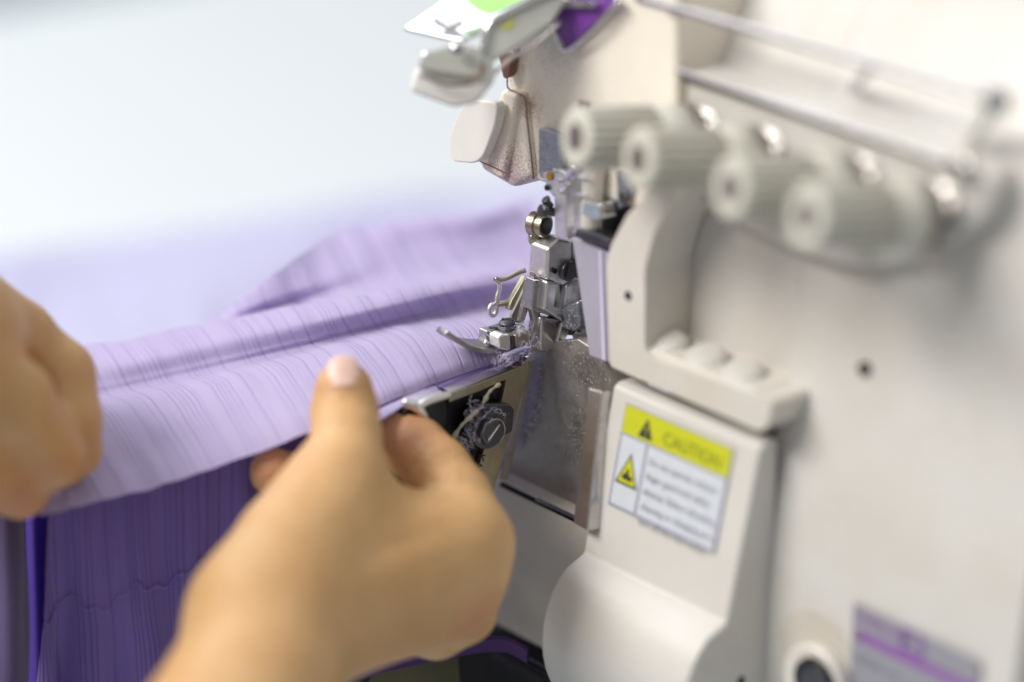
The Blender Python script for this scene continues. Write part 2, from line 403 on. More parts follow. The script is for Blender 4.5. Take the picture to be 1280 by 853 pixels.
prism('purple_window', [PY(a, b, 1.2) for a, b in [(682,8),(742,-16),(772,2),(706,63)]], (0, 1.6, 0), 'purple', mc, bevel=.25)
tube('window_rim', [PY(679,8,.8), PY(692,36,.8), PY(706,64,.8), PY(740,38,.8), PY(774,0,.8)], .55, 'chrome', mc)
prism('shield_bar', rc([PY(a, b, -1) for a, b in [(650,-6),(700,0),(740,2),(744,9),(690,10),(640,8)]], .6), (0, 2, 0), 'chrome', mc, bevel=.5)

# thread rail with the tension knobs
ra = Vector((-.2, -.96, .15)).normalized()          # the knobs point forward and a little up
rail = prism('tension_rail', rc([PY(a, b, 7) for a, b in [(784,64),(1190,196),(1250,222),(1228,282),(1130,332),(1068,338),(1000,322),(800,226),(776,130)]], 6), (0, 13, 0), 'cream', mc, bevel=2.5, seg=4)
prism('rail_groove', [PY(a, b, 5.6) for a, b in [(800,76),(1192,207),(1192,213),(800,82)]], (0, 1.6, 0), 'dull_black', mc, bevel=.1)
tube('rail_lip', [PY(798,72,5), PY(900,106,5), PY(1000,140,5), PY(1100,174,5), PY(1192,205,5)], .9, 'steel', mc, n=12)
lathe('screw', PY(782, 74, 5.5), ra, [(-1, 2.6), (.6, 2.6), (.8, 2.1)], 'dark', mc, 24)
lathe('screw', PY(1204, 212, 5.5), ra, [(-1, 3), (.8, 3), (1.2, 2.4)], 'steel', mc, 24)
def knob(px, py, k):
    tip = PY(px, py, -27)
    L = 29.5
    o = lathe('tension_knob', tip-ra*L, ra, [(0, 7.6), (1, 8.2), (8.5, 8.2), (9, 7.2), (9.5, 8.0), (L-1, 7.6), (L, 6.8)], 'knob', mc, 160, bevel=0, flute=20, fa=.17, fr=(4, 5))
    smooth(o.data)
    lathe('knob_end', tip-ra*.3, ra, [(-.5, 6.9), (.3, 6.8), (.6, 6.0), (.4, 3.4), (.1, 3.2)], 'knob', o, 32)
    lathe('knob_hole', tip-ra*.1, ra, [(-.4, 3.3), (.55, 3.3)], 'hole', o, 24, bevel=0)
    lathe('spring', tip-ra*(L+3.5), ra, [(0, 4), (3.6, 4)], 'steel', o, 24)
    lathe('tension_disc', tip-ra*(L+5.5), ra, [(0, 8.0), (.7, 8.9), (1.3, 8.0), (1.9, 8.9), (2.6, 7.8)], 'strip', o, 48)
    g = tip-ra*(L+1)
    lathe('guide_pin', g+Vector((9, 0, 7)), ra, [(0, .9), (3, .9), (3.6, .5)], 'strip', o, 16)
    lathe('guide_pin', g+Vector((6, 0, -9.5)), ra, [(0, 1.4), (5, 1.4), (5.6, .8)], 'strip', o, 16)
for k, (x, y) in enumerate([(712,172), (790,199), (905,235), (1000,270)]): knob(x+8, y, k)

# long thread guide rod above the rail
tube('thread_rod', [PY(797,-3,4), PY(900,26,4), PY(1010,58,4), PY(1120,90,4), PY(1246,127,4)], 1.15, 'steel', mc, n=14)
lathe('rod_end', PY(1246, 126, 4), (1, 0, 0), [(-2.5, 2.2), (2.5, 2.2)], 'dark', mc, 24)
tube('rod_post', [PY(1090,84,4), PY(1082,92,9), PY(1066,112,18)], 1.1, 'steel', mc)
tube('rod_post', [PY(1244,128,4), PY(1230,150,10), PY(1205,188,16)], 1.8, 'white', mc)
tube('rod_post', [PY(846,12,4), PY(838,26,8), PY(826,50,14)], 1.6, 'steel', mc)
prism('top_slot', [PY(a, b, 38) for a, b in [(1196,-2),(1262,4),(1290,12),(1290,-8),(1196,-12)]], (0, 6, 0), 'dark', mc, bevel=.2)

# front casing frame: post, arched top and lower bar
fr = [(762,458),(758,330),(764,306),(784,268),(812,239),(838,236),(858,240),(838,256),(818,290),(806,336),(806,438),(820,450),(955,498),(966,506),(958,536),(948,540)]
prism('front_frame', rc([PY(a, b, -4) for a, b in fr], 1.6), (0, 16, 0), 'frame', mc, bevel=1.6, seg=4)
lathe('screw_hole', PY(785, 370, -4.05), (0,-1,0), [(-1, 1.25), (.05, 1.25)], 'black', mc, 24, bevel=0)
box('bay_floor', 44, 88, -3, 12, 7, 16.6, 'frame', mc, bevel=1.2)
for x, y, r in [(840,446,4.2),(886,462,4.6),(932,478,4.6)]:
    lathe('threading_lever', Vector((PY(x, y, 4).x, 3, 16)), Vector((.05,-.35,.95)), [(0, r*1.25), (1.2, r*1.2), (2.3, r*.95), (3.0, r*.5)], 'cream', mc, 28, bevel=.3)
lathe('screw_hole', PY(1082, 461, 11), (0,-1,0), [(-6, 1.7), (.9, 1.7), (1.0, 1.4)], 'dull_black', mc, 24, bevel=0)

# looper cover: leaning plate that swells into a round bulge
cp = Vector((0, -3, 5)); cn = Vector((0, -1, .22)).normalized()
prc = [(-1.5,3.6), (-3.2,2.6), (-12.8,-41)] + [(-10-cos(t)*15.5-1.5, -62+sin(t)*21) for t in [radians(q) for q in range(62,-61,-12)]] + [(-12,-100), (3,-100), (3,3.6)]
cover = prism('looper_cover', [(37, y, z) for y, z in prc], (53, 0, 0), 'cream', mc, bevel=4.2, seg=6)
tl, tr, bl, br = [PN(a, b, cp, cn) for a, b in [(783,503),(918,561),(760,630),(893,697)]]
ex = Vector((1, 0, 0)); ey = Vector((0, .22, 1)).normalized(); nn = ex.cross(ey)
Lw = (tr-tl).dot(ex); Lh = (tl-bl).dot(ey); O = bl.copy(); O += -(O-cp).dot(-cn)*(-cn)
def lp(u, v, off): return O+ex*u+ey*v-nn*off*-1
nn = -ex.cross(ey) if ex.cross(ey).dot(cn) < 0 else ex.cross(ey)
def lp(u, v, off): return O+ex*u+ey*v+nn*off
def patch(name, u0, v0, u1, v1, off, mat, parent, th=.03):
    return prism(name, [lp(u0,v0,off), lp(u1,v0,off), lp(u1,v1,off), lp(u0,v1,off)], -nn*th, mat, parent, bevel=0)
lab = patch('caution_label', 0, 0, Lw, Lh, .12, 'lblue', mc, .3)
patch('label_field', .8, .8, 9.6, Lh-8.2, .16, 'label', lab); patch('label_field', 10.6, .8, Lw-.8, Lh-8.2, .16, 'label', lab)
patch('yellow_band', .3, Lh-7.6, Lw-.3, Lh-.3, .16, 'yellow', lab)
def tri(name, c, w, h, off, mat):
    return prism(name, [lp(c[0]-w/2, c[1], off), lp(c[0]+w/2, c[1], off), lp(c[0], c[1]+h, off)], -nn*.03, mat, lab, bevel=0)
tri('warning_symbol', (8.8, Lh-6.8), 5.2, 5.2, .20, 'ink'); 
text('!', lp(8.35, Lh-6.3, .2), ex, ey, 4, 'yellow', 'exclamation_mark', lab)
tri('warning_triangle', (5.2, Lh-20.5), 8.2, 8.6, .20, 'ink'); tri('warning_triangle_field', (5.2, Lh-19.9), 6.7, 7.0, .24, 'yellow')
prism('hand_symbol', [lp(a, Lh-19.9+b, .28) for a, b in [(3.4,1.0),(6.6,.8),(7.4,1.9),(5.6,2.3),(5.6,3.4),(4.8,4.1),(4.6,2.6),(3.4,2.0)]], -nn*.03, 'ink', lab, bevel=0)
text('CAUTION', lp(15, Lh-6.2, .2), ex, ey, 4.6, 'ochre', 'caution_word', lab)
for k, s in enumerate(['Do not operate without', 'finger guard and safety', 'devices. Before threading,', 'cleaning or changing parts,', 'turn off the main switch.']):
    text(s, lp(11.6, Lh-12.6-k*3.9, .2), ex, ey, 2.5, 'inkg', 'small_print', lab)
# rating plate, lower right
rp = [PY(a, b, .9) for a, b in [(1068,752),(1226,826)]]; w = (rp[1]-rp[0]).x; o0 = rp[0].copy(); o0.y = .9
def rpatch(name, u0, v0, u1, v1, off, mat, parent):
    return prism(name, [o0+Vector((u, -off, v)) for u, v in [(u0,v0),(u1,v0),(u1,v1),(u0,v1)]], (0, .04, 0), mat, parent, bevel=0)
rpl = rpatch('rating_plate', 0, -28, w, 0, .25, 'rplate', mc)
rpatch('rating_band', .6, -9.3, w-.6, -6.6, .30, 'rpurple', rpl)
text('OVERLOCK', o0+Vector((1.0,-.3,-4.2)), (1,0,0), (0,0,1), 3.4, 'rpurple', 'rating_words', rpl)
text('E3', o0+Vector((15,-.3,-6.4)), (1,0,0), (0,0,1), 8.5, 'purple', 'rating_letters', rpl)
text('SERIAL No.', o0+Vector((2,-.3,-15)), (1,0,0), (0,0,1), 3.0, 'inkg', 'rating_words', rpl)
lathe('rivet', o0+Vector((2.2,-.4,-7.5)), (0,-1,0), [(0, 1), (.4, .8)], 'brass', rpl, 16)
# stitch dial in its arched recess
lathe('dial_recess', PY(1020, 820, .9), (0,-1,0), [(-2, 12), (.12, 12)], 'hammered', mc, 64, bevel=0)
dial = lathe('stitch_dial', PY(1028, 850, .4), (0,-1,0), [(0, 10), (3.2, 10), (3.8, 9.4)], 'frame', mc, 64)
lathe('dial_face', PY(1034, 848, .4)+Vector((0,-3.6,0)), (0,-1,0), [(0, 6.6), (1.2, 6.6), (1.4, 6.2)], 'black', dial, 48)
lathe('dial_disc', PY(1037, 848, .4)+Vector((0,-4.9,0)), (0,-1,0), [(0, 5), (.5, 5)], 'dark', dial, 48)
lathe('screw_hole', PX(926, 852, 90), (1,0,0), [(-3, 1.4), (.1, 1.4)], 'black', mc, 24, bevel=0)

# metal strip along the cover's left edge, dusty plate, textured base block
st = [(736,486),(758,490),(766,498),(744,662),(716,650)]
prism('edge_strip', [PY(735,485,-6), PY(752,490,-6), PY(734,664,-15), PY(716,654,-15)], (0, 1.4, 0), 'strip', mc, bevel=.4)
prism('edge_strip_return', [PY(752,490,-6), PY(765,497,-3), PY(747,662,-12), PY(734,664,-15)], (0, 2.2, 0), 'steel', mc, bevel=.4)
slabY('chip_plate', [(652,460),(662,440),(690,428),(722,424),(800,474),(800,690),(690,650),(560,640),(560,560),(620,476)], 3.5, 3, 'plate', mc, bevel=.4)
slabY('base_block', [(560,572),(613,597),(660,620),(735,656),(800,680),(800,880),(740,846),(560,752)], -2.5, 60, 'hammered', mc, bevel=1.6, seg=4)
slabY('base_gap', [(626,603),(737,657),(737,662),(624,608)], -2.7, .5, 'black', mc, bevel=0)
slabY('base_seam', [(672,623),(735,653),(735,657),(668,626)], -2.9, .5, 'steel', mc, bevel=.05)
box('base_foot', -60, 110, -4, 60, -120, -92, 'dull_black', mc, bevel=1)
tube('base_pipe', [PY(600,800,-12), PY(660,826,-12), PY(720,862,-12)], 1.1, 'black', mc)

# grey guard column left of the frame post
prism('finger_guard', [PY(a, b, -1) for a, b in [(714,296),(742,306),(762,318),(764,455),(752,452),(736,446)]], (0, 5, 0), 'grey', mc, bevel=.7)
prism('guard_edge', [PY(a, b, -1.6) for a, b in [(748,312),(752,314),(757,452),(752,450)]], (0, .8, 0), 'lint', mc, bevel=.2)
# dark opening over it, needle clamp rod, chrome nut
slabY('needle_bay', [(722,196),(800,205),(802,262),(768,304),(742,310),(712,298)], 8, 10, 'dull_black', mc, bevel=.5)
lathe('needle_rod', PY(742, 205, 1), Vector((-.04, 0, -1)), [(0, 2.9), (17, 2.7)], 'frame', mc, 28)
prism('clamp_nut', rc([PY(a, b, -2) for a, b in [(730,252),(750,256),(753,274),(742,276),(726,268)]], .8), (0, 5, 0), 'chrome', mc, bevel=.6)
prism('clamp_wedge', [PY(a, b, -1) for a, b in [(726,262),(740,274),(726,298),(714,292)]], (0, 5, 0), 'cast', mc, bevel=.5)
slabY('bay_sill', [(716,296),(742,306),(764,312),(762,300),(744,292),(720,286)], -3, 5, 'dark', mc, bevel=.5)
prism('bay_bracket', rc([PY(a, b, 3) for a, b in [(770,214),(792,222),(790,250),(772,262)]], 1), (0, 3, 0), 'greyd', mc, bevel=.5)
lathe('screw', PY(782, 247, 2.6), (0,-1,0), [(0, 1.8), (1, 1.8), (1.2, 1.3)], 'dark', mc, 20)
for y0 in (221, 243): tube('thread_eyelet', [PY(714,y0,-2), PY(722,y0,-3), PY(734,y0+1,-3)], .35, 'chrome', mc)

slabY('arm_backing', [(704,300),(768,316),(768,452),(740,446),(716,424),(704,400)], 9, 6, 'steel', mc, bevel=.5)
# needle bar and clamp
slabY('needle_bar', [(692,212),(706,214),(709,300),(693,296)], 0, 4, 'cast', mc, bevel=.5)
slabY('needle_bar_guide', [(707,210),(722,214),(728,300),(710,304)], 2.5, 4, 'cast', mc, bevel=.5)
for x, y in [(696,214),(708,219),(712,231),(702,226),(704,240)]: lathe('guide_stud', PY(x, y, -.4), (0,-1,.2), [(0, .75), (.9, .75), (1.1, .4)], 'chrome', mc, 16)
tube('thread_finger', [PY(709,224,-.6), PY(713,216,-1.5), PY(719,210,-2.5)], .8, 'chrome', mc)
tube('thread_finger', [PY(716,226,-.6), PY(722,217,-1.5), PY(727,209,-2)], .55, 'chrome', mc)
slabY('eyelet_plate', [(678,216),(700,212),(696,250),(684,238)], 1.2, 1, 'cast', mc, bevel=.2)
o = lathe('brass_eyelet', PY(688, 220.5, .9), (0,-1,.1), [(0, 1.2), (.5, 1.2), (.6, .7)], 'amber', mc, 20)
lathe('screw_hole', PY(684, 235, .9), (0,-1,.1), [(0, .8), (.3, .8)], 'black', mc, 16, bevel=0)
sw = lathe('clamp_screw', PY(682, 264, -1), Vector((-.1,-1,.3)), [(-3, 1.2), (0, 1.2), (.1, 1.75), (1.5, 1.75), (1.7, 1.4)], 'dark', mc, 24)
prism('slot', [PY(677,264,-2.9), PY(688,262,-2.9), PY(688,264,-2.9), PY(677,266,-2.9)], (0, .3, 0), 'black', sw, bevel=0)
lathe('clamp_screw', PY(684, 252, 0), Vector((-.2,-.6,.8)), [(-2, .8), (0, .8), (.1, 1.2), (1, 1.2)], 'dark', mc, 20)
cl = lathe('pivot_collar', PX(683, 283, 3), (-1,-.25,0), [(0, 3.1), (1.8, 3.1), (2, 2.6), (2.3, 2.6), (2.5, 3.2), (4.6, 3.2), (4.9, 2.6)], 'brass', mc, 36)
lathe('collar_bore', PX(683, 283, 3)+Vector((.05,0,0)), (1,.25,0), [(-.5, 2.3), (.2, 2.3)], 'black', cl, 24, bevel=0)
lathe('collar_nut', PX(672, 297, 0), (-.6,-1,0), [(0, 1.8), (2, 1.8), (2.4, 1.2)], 'brass', mc, 24)

# presser arm: cast bracket with a groove, pivot screw and toe
ba = prism('presser_arm', [PX(a, b, 7) for a, b in [(685,312),(700,298),(716,302),(717,352),(704,358),(697,356),(690,352),(683,350)]], (-7.5, 0, 0), 'cast', mc, bevel=.9, seg=3)
prism('arm_fork', [PX(a, b, 7.4) for a, b in [(684,352),(697,354),(694,384),(705,388),(708,358),(718,350),(718,384),(706,404),(700,400),(680,388)]], (-6, 0, 0), 'cast', mc, bevel=.7)
prism('arm_web', [PX(a, b, 5.6) for a, b in [(668,350),(700,352),(704,392),(690,396),(664,388)]], (-3.6, 0, 0), 'steel', mc, bevel=.4)
lathe('screw_hole', PX(694, 339, 7.6), (1,0,0), [(-.4, .75), (.05, .75)], 'black', ba, 20, bevel=0)
ps = lathe('pivot_screw', PX(709, 338, 7.2), (1,0,0), [(0, 2.7), (1.1, 2.7), (1.3, 2.3)], 'dark', mc, 28)
prism('slot', [PX(a, b, 8.7) for a, b in [(706,346),(710,328),(712,328),(708,347)]], (-.3, 0, 0), 'black', ps, bevel=0)
prism('arm_toe', [PX(a, b, 6) for a, b in [(676,396),(700,400),(712,404),(696,436),(684,442),(675,440)]], (-5, 0, 0), 'steel', mc, bevel=1, seg=3)
prism('arm_toe_flank', [PX(a, b, 6.6) for a, b in [(703,404),(716,398),(716,410),(700,438),(693,440)]], (-2, 0, 0), 'cast', mc, bevel=.4)
prism('link_strap', [PX(a, b, 2) for a, b in [(660,350),(668,350),(664,378),(654,408),(649,406),(656,378)]], (-1.6, 0, 0), 'steel', mc, bevel=.3)
prism('link_strap', [PX(a, b, 4.2) for a, b in [(668,340),(675,350),(676,396),(672,440),(661,440),(668,402),(664,384)]], (-2, 0, 0), 'strip', mc, bevel=.3)
prism('spring_plate', [PX(a, b, -2) for a, b in [(657,346),(662,352),(642,388),(636,388),(640,376)]], (-1.8, 0, 0), 'brass', mc, bevel=.25)
prism('spring_leg', [PX(a, b, -1) for a, b in [(658,356),(661,360),(650,404),(638,404),(640,394)]], (-1, 0, 0), 'plate', mc, bevel=.2)
slabY('linkage_block', [(700,384),(722,376),(724,408),(716,416),(700,410)], 5, 5, 'greyd', mc, bevel=1)
tube('linkage_rod', [PX(702,402,6), PX(714,394,6), PX(724,372,6)], 1.5, 'dark', mc)
for x, y, r in [(708,396,1.6),(716,386,1.3),(712,412,1.4)]: lathe('linkage_bolt', PX(x, y, 8), (1,-.3,0), [(0, r), (1, r), (1.2, r*.6)], 'dark', mc, 16)
# wire thread guide
tube('wire_guide', [PX(657,338,-2), PX(646,342,-3), PX(634,348,-4), PX(624,350,-5), PX(619,348.5,-5)], .62, 'brass', mc)
tube('wire_guide', [PX(619,350,-5), PX(623.5,354,-5), PX(624,362,-5), PX(621,374,-5), PX(621.5,386,-5), PX(618,394,-5), PX(613,394,-5), PX(611.5,388,-5), PX(614,382,-5), PX(618,381,-5)], .62, 'cast', mc, n=12, steps=6)
tube('wire_guide', [PX(622,381,-5), PX(630,379.5,-4), PX(641,377,-3)], .8, 'brass', mc)
# presser foot: curved toe blade, block, screws
foot = prism('presser_foot', [PX(a, b, 5) for a, b in [(624,421),(638,418),(661,410),(664,412),(664,434),(642,440),(624,438)]], (-8.5, 0, 0), 'steel', mc, bevel=.5)
prism('foot_block', [PX(a, b, 6.6) for a, b in [(623,422),(630,418),(638,419),(639,436),(636,439.5),(624,436)]], (-4, 0, 0), 'cast', foot, bevel=.7)
prism('foot_block', [PX(a, b, 6.2) for a, b in [(644,420),(659,413),(661,431),(645,437)]], (-3, 0, 0), 'brass', foot, bevel=.4)
prism('foot_notch', [PX(a, b, 6.0) for a, b in [(640,420),(643,419),(644,437),(640,438)]], (-3, 0, 0), 'dark', foot, bevel=.1)
P0 = [(558.5,415.5), (564,420), (574,427), (586,434), (600,438.5), (616,440), (628,439)]
vs = []; fs = []; K = 24
for i in range(K+1):
    t = i/K*(len(P0)-1); q = cr([Vector((a, b, 0)) for a, b in P0], t); c = PX(q.x, q.y, 4.5); wd = 8.5*min(1, .10+(i/K/.34))**.85
    for m in range(7): s = m/6; vs.append(c+Vector((-wd*s, 0, .9*sin(s*pi)*0+.5*s)))
for i in range(K):
    for m in range(6): fs.append((i*7+m, (i+1)*7+m, (i+1)*7+m+1, i*7+m+1))
mesh('foot_toe', vs, fs, 'toe', foot, sm=True, solid=1.2, bevel=.15)
tube('foot_rib', [PX(606,427,2), PX(614,431,2), PX(624,433,2)], .6, 'cast', foot)
for x, y, r, p in [(635,411,2.9,6.0),(617,421.5,2.0,5.2)]:
    a = PX(x, y, 1)
    s_ = lathe('foot_screw', a+Vector((0,0,-.4)), (0,-.15,1), [(0, r), (1.6, r), (1.7, r*.75), (2.6, r*.72), (2.9, r*.45)], 'dark', foot, 26)
    tube('screw_socket', [a+Vector((-r*.5,-r*.3,2.5)), a+Vector((0,0,2.55)), a+Vector((r*.5,r*.3,2.5))], .3, 'black', s_, n=6)
tube('needle', [PX(668,396,3), PX(667,420,3), PX(666,438,3)], .45, 'chrome', mc)

# cloth plate corner, knife holder
XE = 8.0
up = [(505,497),(512,487),(538,481),(560,476),(600,466),(640,456),(655,449)]
cpl = mesh('cloth_plate', *(lambda T, Bm: prism_vf(T, Bm))([PZ(a, b, -1.2) for a, b in [(500,500),(512,485),(541,474),(600,456),(652,442),(658,452),(643,461),(562,492),(533,501),(520,506)]], (0, 0, -1.6)), 'cast', mc, bevel=.5)
tube('plate_edge', [PX(504,503,6), PX(521,509,8), PX(530,523,8), PX(532,545,8), PX(533,575,8)], 1.3, 'cast', mc, n=14)
tube('plate_lip', [PX(521,511,8), PX(531,503.5,8), PX(546,498,8), PX(562,493,8)], 1.0, 'cast', mc, n=14)
prism('plate_seam', [PZ(a, b, -.95) for a, b in [(538,480),(540.5,479),(565,491),(561,493)]], (0,0,-.5), 'black', mc, bevel=0)
prism('plate_side', [PX(a, b, 7.6) for a, b in [(562,493),(600,479),(643,461.5),(654,456),(652,463),(632,475),(600,489),(562,503)]], (-1.2, 0, 0), 'brass', mc, bevel=.2)
prism('end_cover', rc([PX(a, b, 6.4) for a, b in [(504,512),(530,507),(560,498),(562,640),(506,640)]], 2.5), (-10, 0, 0), 'black', mc, bevel=.8)
prism('knife_well', [PX(a, b, 5) for a, b in [(560,498),(640,470),(622,520),(604,640),(560,640)]], (-3, 0, 0), 'black', mc, bevel=.2)
prism('knife_holder', [PX(a, b, 6.4) for a, b in [(636,464),(662,448),(660,470),(642,532),(616,618),(600,640),(580,640),(604,566),(628,500)]], (-2.2, 0, 0), 'brass', mc, bevel=.3)
kd = (PX(626,512,6.5)-PX(598,604,6.5)).normalized()
ks = Vector((1,0,0)).cross(kd)
text('KV/SS', PX(607.5, 568, 6.5)+Vector((.15,0,0)), -kd, ks, 3.3, 'ink', 'engraving', mc, off=0)
# hexagonal clamp block and bolt
cb = prism('knife_clamp', [PX(a, b, 9.2) for a, b in [(592,517),(606,505),(638,506),(644,512),(641,540),(628,547),(606,546),(590,562),(584,540)]], (-3, 0, 0), 'dark', mc, bevel=.6)
hx = PX(608, 537, 9.4)
bolt = lathe('clamp_bolt', hx, (1,-.1,0), [(0, 5.0), (1.2, 5.0), (1.3, 4.2)], 'dark', mc, 40)
lathe('bolt_head', hx+Vector((1.2,0,0)), (1,-.1,0), [(0, 3.9), (1.6, 3.9), (2, 3.5)], 'dark', bolt, 6, bevel=.25)
tube('bolt_slot', [hx+Vector((3.3,-2.2,-1.8)), hx+Vector((3.3,1.8,2))], .28, 'steel', bolt, n=6)
tube('bolt_edge', [hx+Vector((3.0, 3.7*cos(t), 3.7*sin(t))) for t in [radians(q) for q in range(-60,150,30)]], .14, 'chrome', bolt, n=6)
tube('frayed_tape', [PX(625,480,8.2), PX(612,490,8.2), PX(603,506,8.2), PX(590,520,9.5), PX(577,532,9), PX(566,552,8.6), PX(572,566,8.6)], lambda t: .5+.25*sin(t*43)*sin(t*19), 'tape', mc, n=8, steps=10)
slabX('chip_slot', [(662,452),(668,450),(650,540),(634,600),(628,600),(646,530)], 2, 1, 'plate', mc, bevel=.1)
lathe('screw_hole', PY(663, 510, 3.4), (0,-1,0), [(0, .9), (.2, .9)], 'black', mc, 16, bevel=0)
# fluff caught round the knife
pv = []
def tuft(c, n, spread, L, r):
    for _ in range(n):
        p = Vector(c)+Vector(rng.normal(0, 1, 3)*spread); d = Vector(rng.normal(0, 1, 3)).normalized()*L; e = Vector(rng.normal(0, 1, 3)).normalized()*L
        pv.append(tube_vf([p, p+d*.5, p+d*.6+e*.4, p+d*.2+e*.8], r, 4, 3))
for a, b in [(668,462),(666,478),(664,494),(660,506),(656,520),(650,532),(644,544)]: tuft(PY(a, b, 2.5), 170, (1.4, .35, 1.9), 1.7, .05)
for a, b in [(612,520),(598,528),(588,545),(580,556),(594,510),(620,526),(606,550)]: tuft(PX(a, b, 10.4), 16, (.4, 1.6, 1.6), 2.0, .045)
for a, b in [(640,448),(652,442),(628,450),(662,430),(655,410)]: tuft(PX(a, b, 7), 34, (.6, 1.6, .7), 1.8, .05)
q = merge('lint', pv, 'lint', mc); q['kind'] = 'stuff'
adopt(mc)

# ================================================================== THE GARMENT
g = empty('garment', (0, -70, 0), 'lavender ribbed cloth garment being fed edge-first under the presser foot', 'garment')
cx = [668, 655, 600, 520, 440, 350, 250, 170, 100, 50]
rows = [  # (list of py at each column, z)
 ([437,441.5,460,488,520,555,591,615,633,645], 0.0),
 ([430,432,444,468,494,524,558,582,604,630], 3.0),
 ([400,402,408,420,438,464,490,508,530,588], 6.8),
 ([384,386,390,402,421,445,470,488,508,562], 3.8),
 ([368,370,374,392,411,433,456,474,492,548], 6.0),
 ([350,352,360,376,393,412,434,452,466,530], 10.6),
 ([334,336,345,359,373,390,409,426,441,515], 12.2),
 ([333,335,343,357,371,388,407,424,440,510], 8.5),
 ([322,324,332,347,364,386,410,428,448,512], 6.0),
 ([288,290,302,312,340,374,412,432,455,515], 9.5),
 ([258,262,276,282,294,350,410,434,458,518], 14.0),
 ([246,252,268,275,287,347,408,433,458,518], 13.8),
 ([248,254,270,278,291,351,412,438,462,520], 8.0)]
NU, NV = 900, 250
def bias(px): t = min(1, max(0, (560-px)/500)); return 46*t*t*(3-2*t)
def QZ(px, py, z): p = PZ(px, py, z); return p+ray(px, py)*bias(px)
def gridsurf(ctrl, nu, nv):
    A = np.array(ctrl)                       # rows x cols x 3
    def basis(n, m):
        Bm = np.zeros((m, n))
        for j in range(m):
            t = j/(m-1)*(n-1); i = min(int(t), n-2); f = t-i
            w = [.5*(-f**3+2*f*f-f), .5*(3*f**3-5*f*f+2), .5*(-3*f**3+4*f*f+f), .5*(f**3-f*f)]
            for k, wk in zip((i-1, i, i+1, i+2), w): Bm[j, min(max(k, 0), n-1)] += wk
        return Bm
    BV = basis(A.shape[0], nv); BU = basis(A.shape[1], nu)
    return np.einsum('vr,rcx,uc->vux', BV, A, BU)
def cloth(name, ctrl, nu, nv, mat, shear, ribs, parent, depth=.28, width=.28, wave=.0, disp=None):
    Pn = gridsurf(ctrl, nu, nv)
    du = np.linalg.norm(np.diff(Pn, axis=1), axis=2); U = np.concatenate([np.zeros((nv, 1)), np.cumsum(du, 1)], 1)
    U = np.tile(U.mean(0), (nv, 1))
    dv = np.linalg.norm(np.diff(Pn, axis=0), axis=2); V = np.concatenate([np.zeros((1, nu)), np.cumsum(dv, 0)], 0)
    UU = U + shear(V, U)
    tu = np.gradient(Pn, axis=1); tv = np.gradient(Pn, axis=0); nr = np.cross(tu, tv); nr /= np.linalg.norm(nr, axis=2, keepdims=True)+1e-9
    if (nr[nv//2, nu//2, 2]) < 0: nr = -nr
    rib = np.zeros_like(U)
    wob = .3*np.sin(V*.10+U*.03)+.08*np.sin(V*.35+U*.2)
    for (p, s, w_) in ribs:
        rib = np.maximum(rib, s*np.exp(-((UU+wob-p)/(width*w_))**2))
    hgt = -depth*rib
    for k in range(24):                       # soft uneven puckers between the ribs
        fx, fy, ph = rng.uniform(.03, .5), rng.uniform(.02, .14), rng.uniform(0, 6.28)
        hgt = hgt + wave*.5/(1+fx*3)*np.sin(UU*fx*1.6+V*fy*rng.choice([-1, 1])+ph)*.35
    if disp is not None: hgt = hgt + disp(UU, V)
    Pn = Pn + nr*hgt[..., None]
    me = bpy.data.meshes.new(name)
    ii = np.arange(nu*nv).reshape(nv, nu)
    q = np.stack([ii[:-1, :-1], ii[:-1, 1:], ii[1:, 1:], ii[1:, :-1]], -1).reshape(-1, 4)
    me.from_pydata((Pn.reshape(-1, 3)*S).tolist(), [], q.tolist()); smooth(me)
    uvl = me.uv_layers.new(name='UVMap'); uvv = np.stack([UU.reshape(-1), V.reshape(-1)], 1)
    uvl.data.foreach_set('uv', uvv[q.reshape(-1)].reshape(-1).astype(np.float32))
    ca = me.color_attributes.new('rib', 'FLOAT_COLOR', 'POINT')
    c = np.ones((nu*nv, 4), np.float32); c[:, :3] = np.clip(rib.reshape(-1, 1), 0, 1); ca.data.foreach_set('color', c.reshape(-1))
    return link(name, me, mat, parent)
def riblist(a, b, dense=None):
    out = []; x = a
    while x < b:
        if rng.random() < .3:                # a cluster of close lines
            for _ in range(rng.integers(3, 7)):
                out.append((x, rng.uniform(.5, .85), rng.uniform(.5, .9))); x += rng.uniform(1.0, 1.7)
        else: out.append((x, rng.uniform(.35, 1), rng.uniform(.6, 1.25)))
        x += rng.uniform(2.0, 5.2)
    return out
sh = [0, 3, 12, 18, 24, 32, 40, 40, 44, 48, 52, 54, 54]
FZ = [1, 1, 1, 1, 1, .97, .88, .8, .7, .5]
ctrl = []
for k_ in range(7, 13):          # behind the second fold the left half simply drops away
    for i_ in range(6, 10): rows[k_][0][i_] = rows[6][0][i_]+.8*(k_-6)
for (ys, z), s_ in zip(rows, sh):
    r_ = [q[0] is ys for q in rows].index(True)
    ctrl.append([tuple(QZ(x-s_*.25*(0 if i == 0 else 1), y, z*FZ[i] if r_ < 7 or i < 6 else 12.2*FZ[i]-2.4*(r_-6))) for i, (x, y) in enumerate(zip(cx, ys))])
def tiny(U, V):      # openwork ladder band close to the foot
    k = np.exp(-((V-17)/7.)**2)*np.clip((60-U)/20, 0, 1)*np.clip((U-12)/8, 0, 1)
    return -.10*k*(.5+.5*np.sin(U*2*pi/.95))
cloth('top_panel', ctrl, NU, NV, 'cloth', lambda V, U: -V*.30, riblist(-70, 190), g, depth=.26, width=.24, wave=.45, disp=tiny)
